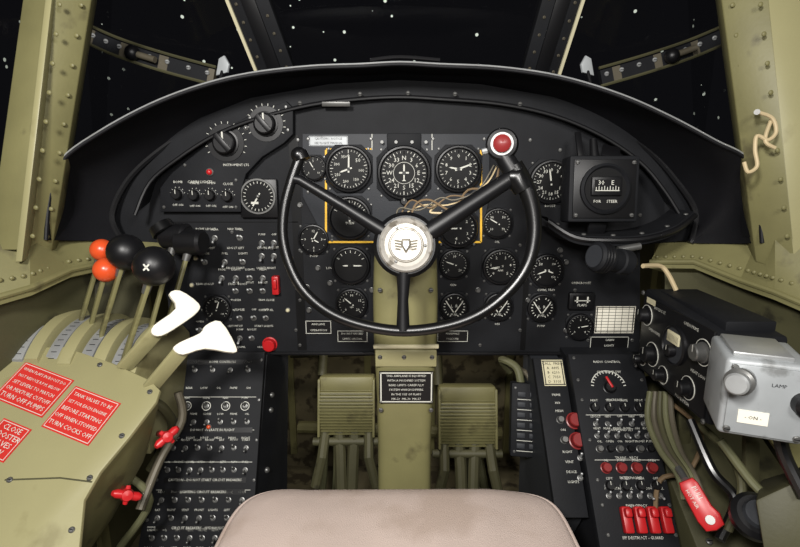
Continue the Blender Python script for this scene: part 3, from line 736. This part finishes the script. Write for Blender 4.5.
rplac((34,389),.092,.064,a,['WHEN FLAPS IN BOOST DO','NOT REDUCE R.P.M. BELOW','SET LEVERS TO MATCH','OR MIXTURE CUTOFF','TURN OFF PUMPS'])
rplac((82,415),.082,.068,a,['TANK VALVES TO BE','SET FOR EACH ENGINE','BEFORE STARTING','OFF WHEN STOPPED','TURN COCKS OFF'])
rplac((4,440),.05,.05,a,['CLOSE','BOOSTER','VALVES','NOW'])
for c in[(150,392),(100,365),(20,356),(122,436),(90,478),(72,530),(10,480)]: screw(b,CV.at(*c),.004)
b.tube([CV.at(x,y,.0).translation for x,y in[(5,480),(60,478),(92,482)]],.0012,OLIVED,6)
b.done('throttle_pedestal_cover')
for x,y,t,rz in((167,437,.74,.5),(127,495,.70,-.5)):
    b=B(); c=P(x,y,t); M=fz(c,V((.55,-.75,.35)))@RZ(rz)
    b.tube([M@V((-.019,0,.002)),M@V((-.014,0,.0)),M@V((0,0,.0)),M@V((.014,0,.0)),M@V((.019,0,.002))],[.0035,.0062,.0055,.0062,.0035],RED,12)
    b.lathe([(0,-.01),(.008,-.01),(.009,.0),(.007,.007),(0,.008)],RED,M,16)
    b.cyl(M@V((0,0,-.07)),M@V((0,0,-.009)),.005,.005,DRED); b.tube([M@V((-.002,.012,-.002)),M@V((0,0,0)),M@V((.002,-.012,-.002))],[.003,.005,.003],RED,10)
    b.done('fuel_valve_handle')
b=B()
b.tube([P(150,400,.80),P(165,410,.82),P(172,430,.86),P(150,470,.86)],.008,OLIVED,10,smooth=5)
b.tube([P(178,392,.84),P(182,420,.84),P(160,460,.82),P(140,510,.78)],.007,BRONZE,10,smooth=5)
b.tube([P(120,470,.78),P(150,500,.8),P(120,547,.8)],.006,CABL,10,smooth=5)
b.done('hydraulic_lines')
b=B()
b.cyl(P(-20,322,.74),P(42,308,.86),.016,.016,OLIVE); b.ball(P(42,308,.86),.022,OLIVE); b.cyl(P(-10,350,.80),P(60,318,.9),.010,.010,OLIVED)
b.bar(P(20,300,.86),P(30,345,.86),.02,.01,OLIVE)
b.done('control_torque_tube')
# ---------------- right side radio box
b=B()
x0,x1,y0,y1,z0,z1=.43,.525,.64,.855,.595,.742
b.hexa([V((x0,y0,z0)),V((x0,y1,z0+.0)),V((x0,y1,z1)),V((x0,y0,z1-.015))]+[V((x1,y0,z0)),V((x1,y1,z0)),V((x1,y1,z1)),V((x1,y0,z1-.015))],BLK,bev=.006)
XP=PL((x0,y0,z0),(0,-1,0),(0,0,1)); XM=XP.M
def xl(y,z,off=0): return XM@T(-(y-y0),(z-z0),off)
b.box((-.107,.072,.001),(.20,.128,.004),BLK2,XM,bev=.001)
M=xl(.735,.680,.003); b.lathe([(.032,0),(.032,.004),(.029,.006),(.028,.003)],BLK2,M,32); b.lathe([(.028,.003),(0,.003)],GREY,M,32)
b.box((0,.012,.0045),(.034,.018,.003),CREAM,M,bev=.001)
for i in range(9): b.quad(-.014+i*.0035,.012,.0007,.010,BLK2,M,.0064)
knob(b,xl(.735,.672,.003),.010,.014)
for y,z,r in((.83,.70,.012),(.80,.64,.014),(.69,.63,.012),(.665,.695,.013),(.83,.62,.008),(.76,.62,.010)):
    M=xl(y,z,.003); b.lathe([(r*1.5,0),(r*1.5,.001),(r*1.42,.001)],WHT,M,24); knob(b,M,r,.016,STL if r==.013 else BLK2)
for y,z in((.79,.72),(.70,.722),(.80,.68),(.67,.66),(.77,.607),(.70,.606)): b.text(word(2),.007,xl(y,z,.003),WHT,.0008)
b.quad(0,0,.03,.010,CREAM,xl(.82,.727,.003),.0008)
for y,z in((.85,.735),(.645,.72),(.85,.60),(.645,.60)): screw(b,xl(y,z,.003),.004)
b.bar(V((x1-.02,.84,z0)),V((x1,.84,.45)),.02,.01,OLIVED); b.bar(V((x1-.02,.66,z0)),V((x1,.66,.45)),.02,.01,OLIVED)
b.box((x0+.055,.75,z1-.008),(.07,.18,.016),BLK,bev=.002)
b.done('radio_receiver')
b=B(); sM=frame(P(765,402,.57),V((.93,-.36,0)),V((0,.0,1)))
b.box((0,0,-.045),(.085,.095,.09),GRYP,sM,bev=.006,seg=3)
b.box((0,0,.001),(.074,.084,.003),GRYP,sM,bev=.001)
b.box((-.005,.05,-.045),(.06,.006,.07),SIL,sM,bev=.002)
M=fz(P(738,383,.545),V((-.8,-.8,.15))); b.lathe([(.0,-.03),(.012,-.03),(.012,.008),(.010,.010),(0,.010)],SIL,M,24); b.lathe([(.015,-.012),(.015,-.004),(.012,-.002)],STL,M,24)
b.text('LAMP',.006,sM@T(.01,.022),BLK2,.003); pm=sM@T(-.01,-.02); b.box((0,0,.003),(.03,.016,.001),IVORY,pm); b.text('- ON -',.006,pm,BLK2,.0042)
for sx in(-1,1):
    for sy in(-1,1): screw(b,sM@T(sx*.034,sy*.038,.002),.004)
b.lathe([(.014,0),(.014,.01),(.011,.014),(0,.014)],BLK2,sM@T(.036,.005,.0)@Matrix.Rotation(.2,4,'Y'),20)
b.tube([sM@V((.03,-.045,-.04)),sM@V((.04,-.08,-.04)),sM@V((.06,-.12,-.02))],.008,RUB,10,smooth=5)
b.bar(sM@V((.02,-.04,-.08)),sM@V((.08,-.12,-.1)),.03,.008,OLIVE)
b.done('junction_box')
b=B(); p0=P(594,256,.80);p1=P(643,266,.84); d=p1-p0
b.lathe([(0,0),(.020,0),(.024,.004),(.024,.026),(.018,.030),(.018,.05),(.021,.052),(.021,.070),(.014,.080),(0,.082)],BLK,fz(p0,d),24)
for i in range(3): b.lathe([(.0245,.006+i*.006),(.0255,.008+i*.006),(.0245,.010+i*.006)],BLK2,fz(p0,d),24)
b.lathe([(.018,-.0005),(0,-.0005)],GREY,fz(p0,d),24)
b.bar(P(625,262,.83),P(632,240,.86),.014,.008,BLK2); b.cyl(P(618,250,.83),P(640,246,.83),.006,.006,STL)
b.tube([p1,P(660,266,.86),P(668,274,.86),P(676,290,.86)],.004,WIRE,8,smooth=5)
b.done('cockpit_lamp')
b=B()
for i in range(5):
    o=i*5
    b.tube([P(650+o,392,.86),P(648+o*1.2,420,.84),P(660+o,450,.80),P(678+o*.8,475,.76),P(684+o,500,.74)],.0050,[CABL,BRONZE,OLIVED,CABL,BRONZE][i],10,smooth=6)
b.tube([P(690,420,.78),P(712,470,.74),P(735,500,.72),P(720,540,.70)],.007,RUB,10,smooth=6)
b.tube([P(700,425,.80),P(730,455,.74),P(742,490,.70),P(728,530,.70)],.006,OLIVED,10,smooth=6)
b.tube([P(720,440,.7),P(750,480,.68),P(770,500,.66)],.006,CABL,10,smooth=6)
b.tube([P(660,395,.88),P(700,430,.86),P(690,470,.84),P(660,480,.84),P(655,520,.82)],.004,WIRE2,8,smooth=6)
b.done('cable_bundle')
b=B(); hp=P(688,484,.72); hq=P(714,526,.69)
hM=fz(hp.lerp(hq,.5),(C-hp).normalized()); yd=(hM.inverted().to_3x3()@(hq-hp)); hM=hM@RZ(math.atan2(yd.y,yd.x)); L=(hq-hp).length
b.prism([(-L*.6,-.010),(-L*.45,-.013),(L*.3,-.016),(L*.55,-.013),(L*.6,0),(L*.55,.013),(L*.3,.016),(L*.1,.012),(-L*.45,.013),(-L*.6,.010)],-.010,.008,RED,hM,bev=.004)
b.text('PULL',.009,hM@T(-.014,.004),WHT,.0085); b.text('HOT AIR',.0065,hM@T(-.01,-.006),WHT,.0085)
b.lathe([(.006,.008),(.006,.011),(0,.011)],STL,hM@T(L*.35,.0),14)
b.cyl(hM@V((-L*.6,0,0)),hM@V((-L*.9,0,-.02)),.005,.005,STL)
b.done('emergency_pull_handle')
b=B()
b.hexa([P(755,500,.62),P(810,475,.60),P(830,560,.58),P(765,560,.60)]+[P(760,480,.72),P(810,465,.72),P(830,520,.72),P(770,530,.72)],OLIVED,bev=.004)
b.lathe([(0,0),(.026,0),(.030,.01),(.030,.02),(.024,.026),(0,.026)],BLK2,fz(P(752,520,.66),V((-.2,-.6,.8))),28)
b.lathe([(.018,.026),(.016,.032),(0,.033)],GREY,fz(P(752,520,.66),V((-.2,-.6,.8))),24)
b.done('equipment_case')
b=B()
b.hexa([V((.46,.55,.30)),V((.66,.55,.34)),V((.66,.55,.0)),V((.46,.55,.0))]+[V((.48,.98,.52)),V((.66,.98,.54)),V((.66,.98,.0)),V((.48,.98,.0))],OLIVED,bev=.004)
for i in range(5): screw(b,fz(V((.485,.6+i*.08,.335+i*.04)),V((0,-.4,1))),.005)
b.done('side_console')
b=B()
b.tube([P(757,112,.73),P(772,118,.73),P(776,132,.73),P(768,140,.73),P(757,136,.73),P(755,150,.73),P(757,166,.73),P(748,172,.73),P(744,162,.73)],.0028,WIRE,8,smooth=6)
b.tube([P(772,118,.735),P(765,140,.73),P(775,148,.73)],.0028,WIRE,8,smooth=6)
b.cyl(P(757,112,.75),P(757,112,.725),.004,.004,STL)
b.done('cord_hook')
# ---------------- seat
b=B(); cx=-.004; hw=.252; yF=.715; yB=.28; zt=.450; th=.085; rows=[]
ringN=64
def rr_(a,hwx,hwy,e=.24):
    ca,sa=math.cos(a),math.sin(a); return hwx*math.copysign(abs(ca)**e,ca),hwy*math.copysign(abs(sa)**e,sa)
layers=[(.93,-th),(.985,-th*.85),(1.0,-th*.5),(1.0,-th*.3),(.985,-.010),(.965,-.003),(.94,.0),(.85,.003),(.7,.006),(.5,.008),(.25,.009),(.001,.009)]
for k,z in layers:
    ring=[]
    for i in range(ringN+1):
        a=2*math.pi*i/ringN; x,y=rr_(a,hw,(yF-yB)/2)
        ring.append(V((cx+x*k,(yF+yB)/2+y*k,zt+z+.002*math.sin(x*k*40+y*k*13)*k)))
    rows.append(ring)
b.grid(rows,CLOTH); b.add(rows[0][:-1],[tuple(range(ringN))],CLOTH)
b.tube([p+V((0,0,.001)) for p in rows[4][:-1]],.003,CLOTH,8,closed=True)
b.tube([p for p in rows[1][:-1]],.0045,CLOTH,8,closed=True)
b.done('seat_cushion')
b=B()
b.box((cx,.5,.352),(.50,.42,.020),OLIVE,bev=.006)
for x in(-.22,.21):
    for y in(.35,.66): b.cyl((x,y,.0),(x,y,.345),.014,.014,OLIVE)
    b.cyl((x,.35,.1),(x,.66,.1),.01,.01,OLIVE)
b.done('pilot_seat_frame')
# ---------------- lights
def area(name,loc,tgt,size,en,col=(1,.97,.93)):
    l=bpy.data.lights.new(name,'AREA'); l.size=size; l.energy=en; l.color=col
    o=bpy.data.objects.new(name,l); sc.collection.objects.link(o); o.location=loc
    o.rotation_euler=(V(tgt)-V(loc)).to_track_quat('-Z','Y').to_euler(); return o
area('flash_and_fill',(-.30,-.28,1.36),(-.1,.9,.85),.16,17)
area('flash_and_fill',(.36,-.28,1.38),(.1,.9,.8),.22,6)  # weaker fill light added on the right, beside the main flash
area('flash_and_fill',(.03,-.06,1.06),(0,1.2,.5),.08,3.0)
area('footwell_fill',(-.02,.99,.80),(0,1.3,.1),.06,.9,(1,.93,.82))  # unseen fill light added under the panel to brighten the dark footwell
w=bpy.data.worlds.new('World'); sc.world=w; w.use_nodes=True
w.node_tree.nodes['Background'].inputs[0].default_value=(.005,.005,.006,1); w.node_tree.nodes['Background'].inputs[1].default_value=1
cam=bpy.data.cameras.new('camera'); cam.lens=36*FP/800; cam.sensor_width=36; cam.clip_start=.01
co=bpy.data.objects.new('camera',cam); sc.collection.objects.link(co); co.location=C; co.rotation_euler=(math.radians(90)-PITCH,0,0); sc.camera=co
